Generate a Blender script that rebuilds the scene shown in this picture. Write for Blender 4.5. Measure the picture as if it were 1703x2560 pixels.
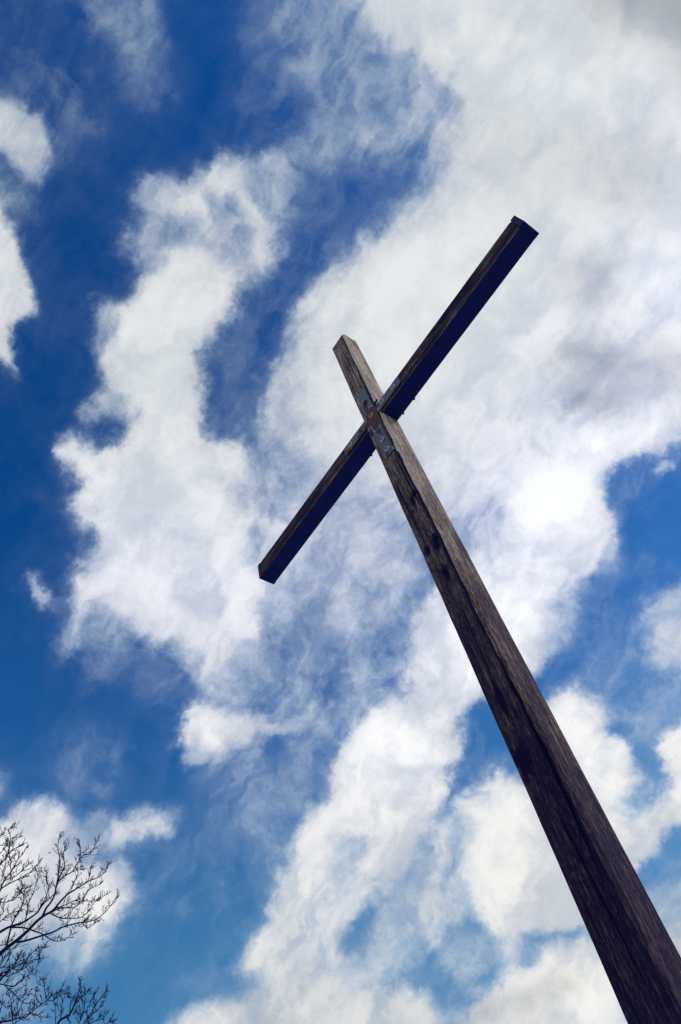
import bpy, bmesh, math, random
import numpy as np
from mathutils import Vector

# ------------------------------------------------------------------ clearing
for o in list(bpy.data.objects):
    bpy.data.objects.remove(o)
scene = bpy.context.scene
col = scene.collection

# ------------------------------------------------------------------ camera
BEAM_Z = 6.534                       # height of the crossbeam's underside above the ground
CAM = np.array([1.4621, -2.3853, BEAM_Z - 4.9342])
ROT = np.array([[0.5612, 0.8101, -0.1696],      # right, down, forward
                [-0.7336, 0.3919, -0.5552],
                [-0.3833, 0.4360, 0.8142]])
FOC, PW, PH = 1738.84, 1703.0, 2560.0           # focal length in photo pixels
cam_d = bpy.data.cameras.new('camera')
cam = bpy.data.objects.new('camera', cam_d)
col.objects.link(cam)
from mathutils import Matrix
U, Q, Vt = np.linalg.svd(ROT)
RO = U @ Vt
cam.matrix_world = Matrix(((RO[0][0], -RO[1][0], -RO[2][0], CAM[0]),
                           (RO[0][1], -RO[1][1], -RO[2][1], CAM[1]),
                           (RO[0][2], -RO[1][2], -RO[2][2], CAM[2]),
                           (0, 0, 0, 1)))
cam_d.sensor_fit = 'VERTICAL'
cam_d.sensor_height = 36.0
cam_d.lens = 36.0 * FOC / PH
cam_d.clip_start = 0.05
cam_d.clip_end = 5000
scene.camera = cam


def ray(px, py):
    d = RO.T @ np.array([(px - PW / 2) / FOC, (py - PH / 2) / FOC, 1.0])
    return d / np.linalg.norm(d)


# ------------------------------------------------------------------ exposure
scene.view_settings.view_transform = 'Standard'
scene.view_settings.look = 'None'
scene.view_settings.exposure = 0.0
scene.view_settings.gamma = 1.0
scene.render.film_transparent = False
scene.cycles.use_denoising = False
scene.cycles.max_bounces = 4

# ------------------------------------------------------------------ sun
SUN_EL, SUN_AZ = math.radians(46), math.radians(52)       # azimuth from +Y towards +X
sun_dir = Vector((math.sin(SUN_AZ) * math.cos(SUN_EL), math.cos(SUN_AZ) * math.cos(SUN_EL), math.sin(SUN_EL)))
sun_l = bpy.data.lights.new('sun', 'SUN')
sun_l.energy = 2.2
sun_l.angle = math.radians(12)           # veiled by the bright cloud it stands behind
sun_l.color = (1.0, 0.93, 0.82)
sun = bpy.data.objects.new('sun', sun_l)
sun.rotation_euler = sun_dir.to_track_quat('Z', 'Y').to_euler()
sun.location = (0, 0, 30)
col.objects.link(sun)

# ------------------------------------------------------------------ node helper
class NT:
    def __init__(s, tree):
        s.t = tree; s.n = tree.nodes; s.l = tree.links

    def node(s, typ, **kw):
        n = s.n.new(typ)
        for k, v in kw.items():
            setattr(n, k, v)
        return n

    def put(s, sock, v):
        if isinstance(v, bpy.types.NodeSocket):
            s.l.new(v, sock)
        else:
            sock.default_value = v

    def math(s, op, a, b=None, c=None, clamp=False):
        n = s.node('ShaderNodeMath', operation=op, use_clamp=clamp)
        for i, v in enumerate((a, b, c)):
            if v is not None:
                s.put(n.inputs[i], v)
        return n.outputs[0]

    def vmath(s, op, a, b=None, out=0, scale=None):
        n = s.node('ShaderNodeVectorMath', operation=op)
        s.put(n.inputs[0], a)
        if b is not None:
            s.put(n.inputs[1], b)
        if scale is not None:
            s.put(n.inputs['Scale'], scale)
        return n.outputs['Value'] if out else n.outputs['Vector']

    def noise(s, vec, scale, detail=4, rough=0.5, lac=2.0, dist=0.0, color=False, dim='3D', w=None):
        n = s.node('ShaderNodeTexNoise', noise_dimensions=dim)
        s.put(n.inputs['Vector'], vec)
        n.inputs['Scale'].default_value = scale
        n.inputs['Detail'].default_value = detail
        n.inputs['Roughness'].default_value = rough
        n.inputs['Lacunarity'].default_value = lac
        n.inputs['Distortion'].default_value = dist
        return n.outputs['Color' if color else 'Fac']

    def ramp(s, fac, stops, interp='LINEAR'):
        n = s.node('ShaderNodeValToRGB')
        cr = n.color_ramp
        cr.interpolation = interp
        while len(cr.elements) < len(stops):
            cr.elements.new(0.5)
        for e, (p, c) in zip(cr.elements, stops):
            e.position = p
            e.color = (*c, 1) if len(c) == 3 else c
        s.put(n.inputs['Fac'], fac)
        return n.outputs['Color']

    def mix(s, fac, a, b, blend='MIX'):
        n = s.node('ShaderNodeMix', data_type='RGBA', blend_type=blend)
        s.put(n.inputs['Factor'], fac)
        s.put(n.inputs[6], a if isinstance(a, bpy.types.NodeSocket) else (*a, 1))
        s.put(n.inputs[7], b if isinstance(b, bpy.types.NodeSocket) else (*b, 1))
        return n.outputs[2]

    def maprange(s, v, a, b, c=0.0, d=1.0, smooth=False):
        n = s.node('ShaderNodeMapRange', interpolation_type='SMOOTHSTEP' if smooth else 'LINEAR')
        s.put(n.inputs['Value'], v)
        for k, x in zip(('From Min', 'From Max', 'To Min', 'To Max'), (a, b, c, d)):
            s.put(n.inputs[k], x)
        return n.outputs[0]

    def xyz(s, v):
        n = s.node('ShaderNodeSeparateXYZ'); s.put(n.inputs[0], v)
        return n.outputs

    def vec(s, x, y, z):
        n = s.node('ShaderNodeCombineXYZ')
        for i, v in enumerate((x, y, z)):
            s.put(n.inputs[i], v)
        return n.outputs[0]

# ------------------------------------------------------------------ sky: clouds
# Cloud cover is charted by direction (a gnomonic chart of this part of the sky,
# about a fixed axis) from soft outlines; each outline: quadrant, cover, softness, points.
QO = {1: (0, 0), 2: (850, 0), 3: (0, 1280), 4: (850, 1280)}
QS = 0.5436
CLOUDS = '''
1 .10 110 -300,-500 700,-500 620,200 300,900 -300,900
1 .42 30 380,-300 470,-20 700,-300 725,110 775,220 765,325 700,310 590,250 520,160 440,150 430,185 405,120
1 .26 45 560,200 780,250 830,480 700,560 600,450
1 .34 26 180,330 230,280 320,330 400,440 440,600 400,640 350,540 250,420
1 .10 60 330,300 520,480 520,640 400,560
1 .85 24 -500,420 0,440 90,480 190,560 240,640 215,760 190,880 160,880 110,800 60,740 -40,690 -500,650
1 .28 40 -500,690 60,760 160,880 210,960 100,1040 0,960 -500,900
1 1.0 20 -700,930 0,960 50,1040 90,1130 105,1290 130,1370 160,1430 150,1470 100,1490 75,1560 90,1640 95,1700 60,1740 0,1620 -700,1700
1 .16 90 1000,-500 1700,-500 1700,900 1300,700 1100,500
1 .36 60 1280,-200 1700,-300 1700,500 1440,300 1360,420 1300,180
1 .16 50 1100,480 1250,420 1400,560 1700,600 1700,700 1400,660 1150,580
1 .60 26 600,830 640,815 720,830 840,830 920,790 1000,730 1130,715 1190,740 1300,690 1390,650 1565,640 1500,900 1370,900 1330,1020 1320,1160 1240,1240 1160,1300 1060,1420 960,1500 620,1420 650,1290 580,1200 530,1090 600,1060 640,1020 620,960
1 .95 28 980,760 1120,740 1180,900 1250,1060 1260,1180 1180,1240 1140,1020 1040,900 900,860
1 .28 26 700,1050 780,1010 900,1000 960,1060 900,1110 820,1120 720,1150
1 .50 22 820,1120 900,1060 960,1120 1040,1160 960,1200 820,1180
1 1.0 26 640,1260 760,1180 900,1150 1060,1250 1090,1380 1000,1500 950,1600 900,1680 960,1780 960,1880 930,1980 1050,2020 1150,2080 1130,2180 1190,2260 1240,2400 340,2400 400,2260 420,2180 330,2150 285,2090 300,2040 350,2020 420,2040 540,2050 590,1960 600,1860 520,1740 470,1680 440,1580 520,1530 430,1480 415,1380 480,1400 590,1420 650,1390 620,1300
1 .45 24 415,1370 560,1440 520,1620 440,1640 430,1500
1 .55 18 390,1930 410,1860 480,1800 540,1740 620,1860 580,1960 540,1900 460,1960
1 .06 16 450,2030 470,1960 540,1920 580,1980 540,2050 490,2040
1 .20 40 80,2300 120,2250 260,2270 240,2330
2 .97 40 -290,1250 -150,1130 60,1120 180,1000 260,840 240,640 420,560 560,560 480,400 380,310 250,250 160,130 80,60 200,-600 2400,-600 2400,2000 1568,1980 1500,2060 1420,2100 1300,2130 1230,2200 1240,2400 -100,2400 -250,2250 -370,2000 -350,1790 -250,1600 -210,1450
1 .70 22 1480,1290 1400,1360 1340,1460 1320,1620 1230,1720 1205,1800 1230,1900 1500,1700
2 .45 60 60,150 250,260 400,330 520,420 440,560 250,640 100,520 -60,300
2 .66 80 60,560 300,480 560,560 620,760 460,960 300,1040 150,1130 40,1230 -60,1260 60,1000
2 .34 50 -100,300 200,330 320,400 260,560 60,600 -100,700
2 .16 45 -200,700 40,780 150,900 160,1000 60,1100 -100,1160 -200,1200 -300,1250
1 .14 45 1350,920 1560,860 1570,1180 1440,1260 1340,1330 1280,1500 1200,1640 1130,1720 1010,1700 960,1620 1060,1480 1240,1280 1340,1180
1 .10 34 980,1640 1120,1560 1260,1640 1200,1760 1200,1900 1230,2060 1140,2070 1020,2010 950,1940 1000,1820
1 .62 40 1200,1840 1360,1830 1480,1960 1400,2160 1480,2300 1300,2400 1240,2200
2 .75 50 980,1640 1120,1580 1260,1640 1230,1720 1060,1700
2 .78 40 1140,1260 1260,1200 1240,1380 1140,1400
2 .62 34 1010,1880 1130,1820 1260,1830 1180,1930 1060,1960
2 .66 44 560,1960 700,1930 740,2040 640,2120 560,2060
2 .75 50 -60,2060 200,2180 240,2400 -200,2400
2 1.0 36 860,2240 1120,2020 1350,1930 1500,1800 1568,1900 1568,2000 1440,2080 1280,2110 1200,2200 1100,2400 700,2400
2 .05 26 1260,2420 1270,2260 1330,2180 1420,2150 1560,2060 1800,2000 1800,2420
2 .60 10 1460,2190 1480,2140 1530,2095 1580,2080 1565,2140 1510,2190
2 .30 20 1280,2360 1320,2250 1400,2190 1420,2230 1350,2320 1330,2400
1 .11 36 1000,1920 940,1680 1120,1440 1280,1240 1380,1000 1600,800 1800,660 2000,560 1920,840 1760,1040 1600,1120 1440,1280 1320,1520 1240,1720 1200,1920
4 .54 70 -500,-200 400,-200 420,500 250,700 -60,760 -350,600
4 .56 60 -350,600 250,650 250,850 -100,1000 -350,900
4 .66 60 -250,-200 320,-200 300,160 60,420 -160,480 -300,200
4 .34 60 -450,900 -60,740 150,840 120,900 -40,1000 -250,1250 -300,1150
3 .97 32 370,-60 440,80 410,180 355,290 320,380 310,470 420,540 560,540 640,520 680,590 760,620 840,580 960,640 1090,600 1200,590 1180,470 1240,400 1160,280 1110,120 1060,-60
3 .48 32 320,400 300,540 240,640 330,700 420,680 540,730 620,600 620,480
3 .30 45 400,640 540,620 600,760 520,860 420,800
3 .26 60 560,640 700,640 800,700 860,800 700,880 560,820
3 .80 12 125,350 160,290 215,262 185,320 185,370 220,415 290,440 220,445 160,410
3 .74 34 820,600 1180,560 1240,640 1200,760 1060,800 960,840 880,760
3 1.0 16 1200,660 1280,630 1400,610 1470,650 1460,710 1410,720 1390,680 1280,690 1240,760 1160,800 1160,730
3 .30 22 1280,700 1400,700 1380,760 1260,800
3 .60 30 960,800 1200,780 1240,920 1160,940 980,860
3 .80 20 800,1000 860,930 880,870 960,860 1010,910 1180,920 1240,975 1340,950 1420,880 1450,830 1460,900 1380,970 1290,1020 1200,1040 1160,1120 1060,1180 940,1170 850,1180 830,1090
3 1.0 14 805,1000 880,960 1000,950 1130,915 1200,925 1250,965 1340,940 1440,850 1470,900 1380,985 1280,1035 1200,1010 1120,1000 960,1060 840,1090
3 .42 30 960,1160 1140,1100 1100,1250 1080,1330 1000,1350 990,1230
3 .26 70 900,1200 1200,1150 1500,1100 1350,1500 1000,1600
3 .50 26 260,1180 330,1130 400,1060 440,1150 490,1190 490,1290 420,1240 330,1200
3 .20 60 200,1000 560,1000 560,1300 300,1300
3 .30 20 -300,1180 0,1190 25,1250 0,1290 -300,1300
3 .82 22 -500,1400 0,1400 60,1350 140,1325 240,1345 340,1400 330,1470 240,1540 340,1580 -100,1560 -500,1560
3 .72 24 180,1500 260,1420 400,1430 470,1370 540,1420 640,1370 720,1390 850,1380 800,1440 680,1490 580,1540 440,1590 340,1600
3 .97 22 -500,1480 200,1500 300,1570 440,1640 500,1630 555,1595 600,1650 645,1735 615,1820 570,1860 500,1900 400,1900 -500,1900
3 .76 40 -500,1860 460,1860 540,1900 490,2020 400,2090 250,2100 160,2030 -500,2000
3 .40 24 340,1950 420,1930 460,1970 400,2010 330,2000
3 .30 70 -500,2000 250,2080 200,2400 -500,2700
3 .18 60 640,1550 1350,1500 1300,1750 900,1900 700,1850
3 .12 80 650,2050 1000,1950 1150,2000 900,2300
3 .32 50 1000,700 1240,500 1500,450 1750,600 1560,900 1300,1000
4 .20 45 180,560 330,500 300,760 180,800
4 .98 30 640,-60 1240,-60 1260,130 1255,210 1190,300 1140,480 1060,590 960,660 860,740 640,900 520,950 560,1000 595,1080 580,1150 530,1180 520,1290 440,1340 400,1460 320,1600 230,1690 140,1720 40,1760 -20,1900 40,2200 400,2200 560,2500 -900,2500 -700,2340 -400,2260 -300,2150 -540,2130 -460,2080 -350,1910 -220,1740 -180,1600 -150,1400 -90,1290 0,1130 40,1040 100,950 210,890 320,800 330,680 370,500 440,380 640,300 720,240
4 .72 40 520,-60 800,-60 760,300 600,420 440,200
4 .50 34 600,-60 780,-60 760,120 700,150 620,120
4 .45 30 1120,340 1250,200 1280,260 1200,420 1100,600 1030,640
4 .80 40 80,1180 240,1230 400,1120 460,1260 300,1300 120,1300
4 .74 50 -200,1500 250,1450 300,2000 250,2450 -500,2450 -330,2150
4 1.0 22 30,1080 150,960 320,960 480,960 580,1060 590,1130 530,1180 500,1260 420,1330 300,1290 150,1330 20,1360 -40,1250
4 1.0 24 180,1400 250,1340 360,1380 380,1450 340,1560 240,1660 130,1680 90,1640 150,1560
4 .95 30 -190,1560 -90,1330 0,1300 60,1380 -20,1520 -60,1700 -200,1900 -420,2120 -440,2060 -300,1900
4 .42 34 -40,1560 60,1420 130,1430 120,1560 40,1700 -60,1900
4 .58 40 300,1640 400,1480 560,1400 620,1500 520,1640 560,1800 480,1960 300,1900 200,1780
4 .20 24 30,2080 20,1980 60,1900 120,1830 200,1740 230,1760 190,1860 150,1960 90,2060
4 .66 50 240,1720 460,1700 560,1850 420,2000 260,2050 200,1950
4 .10 26 540,1170 600,1130 620,1040 700,1080 760,1180 690,1220 620,1290 545,1290
4 1.0 26 560,1340 610,1310 640,1270 700,1200 800,1200 1100,1300 1250,1900 900,1910 800,1970 700,1930 620,1850 600,1740 545,1640 580,1560 650,1480 570,1440
4 .70 40 540,1600 640,1600 660,1850 600,1800
4 .52 30 420,1900 640,1920 800,1960 900,1930 960,1960 880,2060 700,2150 600,2210 520,2200
4 .14 20 580,2180 660,2110 780,2090 860,2050 940,1980 920,2050 840,2100 700,2170 600,2220
4 .90 26 560,2300 640,2230 690,2170 820,2110 910,2080 960,2000 1060,1960 1300,1940 1400,2500 560,2500
4 .62 26 400,2340 560,2260 640,2290 560,2400
4 .20 70 1000,400 1300,300 1600,400 1600,1100 1200,1000
4 1.0 24 900,860 980,850 1040,800 1110,790 1160,845 1245,870 1275,915 1240,1000 1290,1060 1340,1160 1385,1210 1320,1290 1240,1340 1300,1380 1480,1290 1560,1250 1490,1180 1500,1060 1600,970 2100,900 2100,1440 1568,1450 1500,1510 1440,1590 1370,1640 1250,1700 1000,1400
4 .80 26 1240,1420 1340,1300 1480,1270 1500,1340 1400,1400 1260,1460
4 .06 20 1270,1350 1360,1310 1450,1280 1520,1260 1480,1320 1400,1360 1320,1370
4 .80 36 1380,410 1440,400 1500,350 1568,330 1900,300 1900,740 1520,740 1450,720 1420,650 1390,520
4 .14 50 1250,300 1450,150 1568,200 1400,400 1360,560 1220,560
4 .22 26 1320,980 1480,830 1600,780 1600,920 1420,1060 1340,1060
4 .70 34 1420,1750 1500,1700 1600,1660 2100,1600 2100,2500 1450,2300
4 .30 30 1450,1640 1568,1480 1800,1450 1800,1600 1500,1700
'''
SHADE = '''
2 .90 160 -200,300 300,200 800,500 1000,900 700,1000 0,1100
2 .90 160 700,-600 2300,-600 2300,700 1200,600 800,300
2 1.02 70 820,200 1000,330 1250,420 1300,560 900,560 760,380
2 .54 80 1050,-600 2300,-600 2300,620 1600,400 1480,140 1180,60
2 .78 110 560,600 900,640 1300,560 1568,700 1900,800 1400,1000 700,760
2 1.05 90 1300,1230 1500,1160 1900,1100 1900,1500 1480,1480
2 .70 50 900,1700 1030,1560 1300,1560 1400,1700 1240,1780 1050,1740
2 .72 60 1000,1220 1260,1150 1300,1400 1080,1420
2 .64 50 1000,1900 1120,1800 1340,1780 1350,1880 1120,1980
2 .76 50 1300,1650 1600,1560 1600,1760 1400,1800
2 1.08 60 780,2200 1100,2000 1340,1900 1500,1850 1568,1950 1300,2100 1100,2300 850,2400
4 1.08 90 650,-100 1240,-100 1100,500 800,700 600,900 420,700
4 1.05 70 60,1040 500,920 590,1100 400,1320 100,1400
1 .84 30 840,1880 950,1900 860,1960 760,1940
1 .88 60 1000,1100 1300,1000 1200,1300 1000,1350
3 .90 90 600,250 900,200 1000,400 600,480
4 1.0 60 900,850 1300,900 1380,1220 1150,1300
4 .93 70 600,1500 1000,1500 1000,1900 700,1900
4 .66 40 560,2310 700,2220 900,2190 1100,2080 1150,2160 950,2290 760,2330 600,2420
4 .82 100 -500,2150 500,2150 560,2500 -500,2500
4 .75 90 1450,1750 2000,1600 2000,2500 1500,2400
'''
PAD, STEP = 420.0, 14.0
GX = np.arange(-PAD, PW + PAD + STEP, STEP)
GY = np.arange(-PAD, PH + PAD + STEP, STEP)


def fill(pts):                                   # even-odd polygon mask, 3x3 supersampled
    acc = np.zeros((len(GY), len(GX)))
    for oy in (-STEP / 3, 0, STEP / 3):
        X = GX[None, :]; Y = GY[:, None] + oy
        ins = np.zeros((len(GY), len(GX)), bool)
        n = len(pts)
        for i in range(n):
            x1, y1 = pts[i]; x2, y2 = pts[(i + 1) % n]
            if y1 == y2:
                continue
            c = ((y1 > Y) != (y2 > Y)) & (X < (x2 - x1) * (Y - y1) / (y2 - y1) + x1)
            ins ^= c
        acc += ins
    return acc / 3


def blur(a, sig):
    r = int(3 * sig / STEP) + 1
    k = np.exp(-0.5 * (np.arange(-r, r + 1) * STEP / sig) ** 2); k /= k.sum()
    for ax in (0, 1):
        p = [(0, 0), (0, 0)]; p[ax] = (r, r)
        a = np.apply_along_axis(lambda v: np.convolve(v, k, 'valid'), ax, np.pad(a, p, 'edge'))
    return a


def chart(text, base):
    D = np.full((len(GY), len(GX)), base)
    for ln in text.strip().splitlines():
        f = ln.split()
        ox, oy = QO[int(f[0])]
        pts = [(ox + float(a) * QS, oy + float(b) * QS) for a, b in (p.split(',') for p in f[3:])]
        m = blur(fill(pts), float(f[2]) * QS)
        D = D * (1 - m) + float(f[1]) * m
    return D


def chart_nodes(g, M, rank, ax, ay):
    """the charted field as a sum of products of two curves (one along each chart axis)"""
    base = float(M.mean())
    Um, Sm, Vm = np.linalg.svd(M - base, full_matrices=False)
    if PRINT_RES:
        print('CHART residual', np.abs(Um[:, :rank] * Sm[:rank] @ Vm[:rank] + base - M).max(), np.sqrt(np.mean((Um[:, :rank] * Sm[:rank] @ Vm[:rank] + base - M) ** 2)))
    acc = base
    for k in range(rank):
        cur = []
        s = math.sqrt(Sm[k])
        for vals, co in ((Um[:, k] * s, ay), (Vm[k] * s, ax)):
            n = g.node('ShaderNodeFloatCurve')
            mp = n.mapping; mp.use_clip = False
            c = mp.curves[0]
            N = len(vals)
            c.points[0].location = (0, float(vals[0])); c.points[1].location = (1, float(vals[-1]))
            for i in range(1, N - 1):
                c.points.new(i / (N - 1), float(vals[i]))
            for p in c.points:
                p.handle_type = 'VECTOR'
            mp.update()
            g.put(n.inputs['Value'], co)
            cur.append(n.outputs[0])
        acc = g.math('MULTIPLY_ADD', cur[0], cur[1], acc)
    return acc


PRINT_RES = False
world = bpy.data.worlds.new('World')
scene.world = world
world.use_nodes = True
g = NT(world.node_tree)
g.n.clear()
out = g.node('ShaderNodeOutputWorld')
bg = g.node('ShaderNodeBackground')
bg.inputs['Strength'].default_value = 0.1
g.l.new(bg.outputs[0], out.inputs[0])
sky = g.node('ShaderNodeTexSky', sky_type='NISHITA')
sky.sun_disc = False
sky.sun_elevation = SUN_EL
sky.sun_rotation = SUN_AZ
sky.air_density = 1.0; sky.dust_density = 0.3; sky.ozone_density = 3.0
d = g.node('ShaderNodeTexCoord').outputs['Generated']
d = g.vmath('NORMALIZE', d)
e1, e2, e0 = (tuple(float(x) for x in r) for r in RO)     # fixed chart axes in the sky
z = g.math('MAXIMUM', g.vmath('DOT_PRODUCT', d, e0, out=1), 0.05)
u = g.math('DIVIDE', g.vmath('DOT_PRODUCT', d, e1, out=1), z)
v = g.math('DIVIDE', g.vmath('DOT_PRODUCT', d, e2, out=1), z)
# wind-torn edges: warp the chart by two sizes of turbulence
w1 = g.vmath('SUBTRACT', g.noise(d, 8.0, 6, 0.58, color=True), (0.5, 0.5, 0.5))
w2 = g.vmath('SUBTRACT', g.noise(d, 26.0, 7, 0.66, color=True), (0.5, 0.5, 0.5))
wv = g.vmath('ADD', g.vmath('SCALE', w1, scale=0.070), g.vmath('SCALE', w2, scale=0.052))
wx, wy, _ = g.xyz(wv)
uu = g.math('ADD', u, wx); vv = g.math('ADD', v, wy)
ax = g.math('MULTIPLY_ADD', uu, FOC / (PW + 2 * PAD), (PW / 2 + PAD) / (PW + 2 * PAD), clamp=True)
ay = g.math('MULTIPLY_ADD', vv, FOC / (PH + 2 * PAD), (PH / 2 + PAD) / (PH + 2 * PAD), clamp=True)
CM = chart(CLOUDS, 0.0)
CM = 0.72 * CM + 0.28 * blur(CM, 75.0)                    # thin haze trails off round every cloud
cover = chart_nodes(g, CM, 60, ax, ay)
shade = chart_nodes(g, chart(SHADE, 0.95), 10, ax, ay)
# beyond the charted part of the sky: scattered cloud of the same kind
far = g.maprange(g.noise(d, 2.2, 6, 0.6), 0.42, 0.62, 0.0, 0.95, True)
edge = g.math('MINIMUM', g.math('MULTIPLY', ax, g.math('SUBTRACT', 1.0, ax)), g.math('MULTIPLY', ay, g.math('SUBTRACT', 1.0, ay)))
inside = g.maprange(edge, 0.01, 0.07, 0, 1, True)
front = g.maprange(g.vmath('DOT_PRODUCT', d, e0, out=1), 0.1, 0.25, 0, 1, True)
inside = g.math('MULTIPLY', inside, front)
cover = g.math('ADD', g.math('MULTIPLY', cover, inside), g.math('MULTIPLY', far, g.math('SUBTRACT', 1.0, inside)))
shade = g.math('ADD', g.math('MULTIPLY', shade, inside), g.math('MULTIPLY', 0.9, g.math('SUBTRACT', 1.0, inside)))
# fine structure: strongest where the cloud is half thick
n1 = g.noise(g.vmath('ADD', d, g.vmath('ADD', g.vmath('SCALE', w1, scale=0.16), g.vmath('SCALE', w2, scale=0.015))), 15.0, 10, 0.60, dist=0.2)
st = g.vec(g.math('MULTIPLY_ADD', u, -0.55, v), g.math('MULTIPLY_ADD', v, 0.55, u), 0.0)
st = g.vmath('ADD', st, g.vmath('SCALE', w1, scale=0.16))
n2 = g.noise(g.vmath('MULTIPLY', st, (7.0, 30.0, 1.0)), 1.0, 7, 0.58)
nn = g.math('SUBTRACT', g.math('MULTIPLY_ADD', n2, 0.6, n1), 0.80)
cover = g.math('MULTIPLY', cover, 0.985)
half = g.math('MULTIPLY_ADD', g.math('MULTIPLY', cover, g.math('SUBTRACT', 1.04, cover)), 3.1, 0.0)
half = g.math('ADD', g.math('MAXIMUM', half, 0.0), 0.08)
cov = g.math('MULTIPLY_ADD', nn, half, cover)
cov = g.ramp(cov, [(0.0, (0,) * 3), (0.10, (.045,) * 3), (0.25, (.17,) * 3), (0.5, (.48,) * 3), (0.75, (.78,) * 3), (0.98, (.97,) * 3)])
# billows inside the thick cloud
b1 = g.noise(g.vmath('ADD', d, g.vmath('SCALE', w1, scale=0.10)), 9.0, 9, 0.56, dist=0.2)
dz = g.xyz(d)[2]
bil = g.maprange(g.math('MULTIPLY_ADD', nn, 0.35, b1), 0.30, 0.64, 0.0, 1.0, True)
bil = g.math('ADD', 0.62, g.math('MULTIPLY', g.math('SUBTRACT', bil, 0.62), g.maprange(dz, 0.76, 0.90, 1.0, 0.5)))
bright = g.math('MULTIPLY', shade, g.maprange(bil, 0, 1, 0.86, 1.07))
# cloud colour: cool white high up, warm near the horizon, greenish grey near the zenith
tint = g.ramp(dz, [(0.40, (0.95, 0.93, 0.88)), (0.62, (0.92, 0.92, 0.93)), (0.78, (0.88, 0.895, 0.95)), (0.90, (0.87, 0.89, 0.87))])
tint = g.vmath('MULTIPLY', tint, g.mix(bil, (0.80, 0.85, 0.95), (1.0, 1.0, 1.0)))
tint = g.vmath('MULTIPLY', tint, g.mix(g.maprange(cov, 0.05, 0.75), (0.66, 0.84, 1.02), (1.0, 1.0, 1.0)))   # thin cloud scatters bluer
cl = g.vmath('SCALE', tint, scale=g.math('MULTIPLY', bright, 10.0))
# deep clear blue between the clouds
hsv = g.node('ShaderNodeHueSaturation')
hsv.inputs['Saturation'].default_value = 1.0
g.put(hsv.inputs['Color'], sky.outputs[0])
blue = g.mix(1.0, hsv.outputs[0], g.ramp(dz, [(0.0, (0.85, 0.82, 0.80)), (0.42, (0.37, 0.96, 1.18)), (0.62, (0.19, 0.74, 1.22)), (0.80, (0.052, 0.53, 1.06)), (0.95, (0.046, 0.46, 0.96))]), 'MULTIPLY')
final = g.mix(cov, blue, cl)
g.put(bg.inputs['Color'], final)

# ------------------------------------------------------------------ helpers: objects
def tag(o, label=None, cat=None, group=None, kind=None):
    for k, val in (('label', label), ('category', cat), ('group', group), ('kind', kind)):
        if val:
            o[k] = val
    return o


def link(name, me, mats, parent=None, smooth=True):
    for m in (mats if isinstance(mats, (list, tuple)) else [mats]):
        me.materials.append(m)
    o = bpy.data.objects.new(name, me)
    col.objects.link(o)
    if parent:
        o.parent = parent
    if smooth and len(me.polygons):
        me.polygons.foreach_set('use_smooth', [True] * len(me.polygons))
    return o


def mesh_from(name, verts, faces, mat_idx=None):
    me = bpy.data.meshes.new(name)
    me.from_pydata([tuple(map(float, p)) for p in verts], [], [tuple(map(int, f)) for f in faces])
    if mat_idx is not None:
        me.polygons.foreach_set('material_index', np.asarray(mat_idx, dtype=np.int32))
    me.update()
    return me


rng = np.random.default_rng(11)
TAB = rng.random((32, 32, 32))


def vnoise(p, octs=1, rough=0.5):
    tot = np.zeros(len(p)); amp = 1.0; s = 0.0
    p = np.array(p, float)
    for o in range(octs):
        i = np.floor(p).astype(int); f = p - i; f = f * f * (3 - 2 * f)
        r = 0
        for dx in (0, 1):
            for dy in (0, 1):
                for dz in (0, 1):
                    w = (f[:, 0] if dx else 1 - f[:, 0]) * (f[:, 1] if dy else 1 - f[:, 1]) * (f[:, 2] if dz else 1 - f[:, 2])
                    r = r + w * TAB[(i[:, 0] + dx) % 32, (i[:, 1] + dy) % 32, (i[:, 2] + dz) % 32]
        tot += amp * (r - 0.5); s += amp * 0.5; amp *= rough; p = p * 2.03 + 7.3
    return tot / s                                   # about -1..1


# ------------------------------------------------------------------ materials
def new_mat(name):
    m = bpy.data.materials.new(name)
    m.use_nodes = True
    g = NT(m.node_tree)
    b = g.n['Principled BSDF']
    return m, g, b


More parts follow.
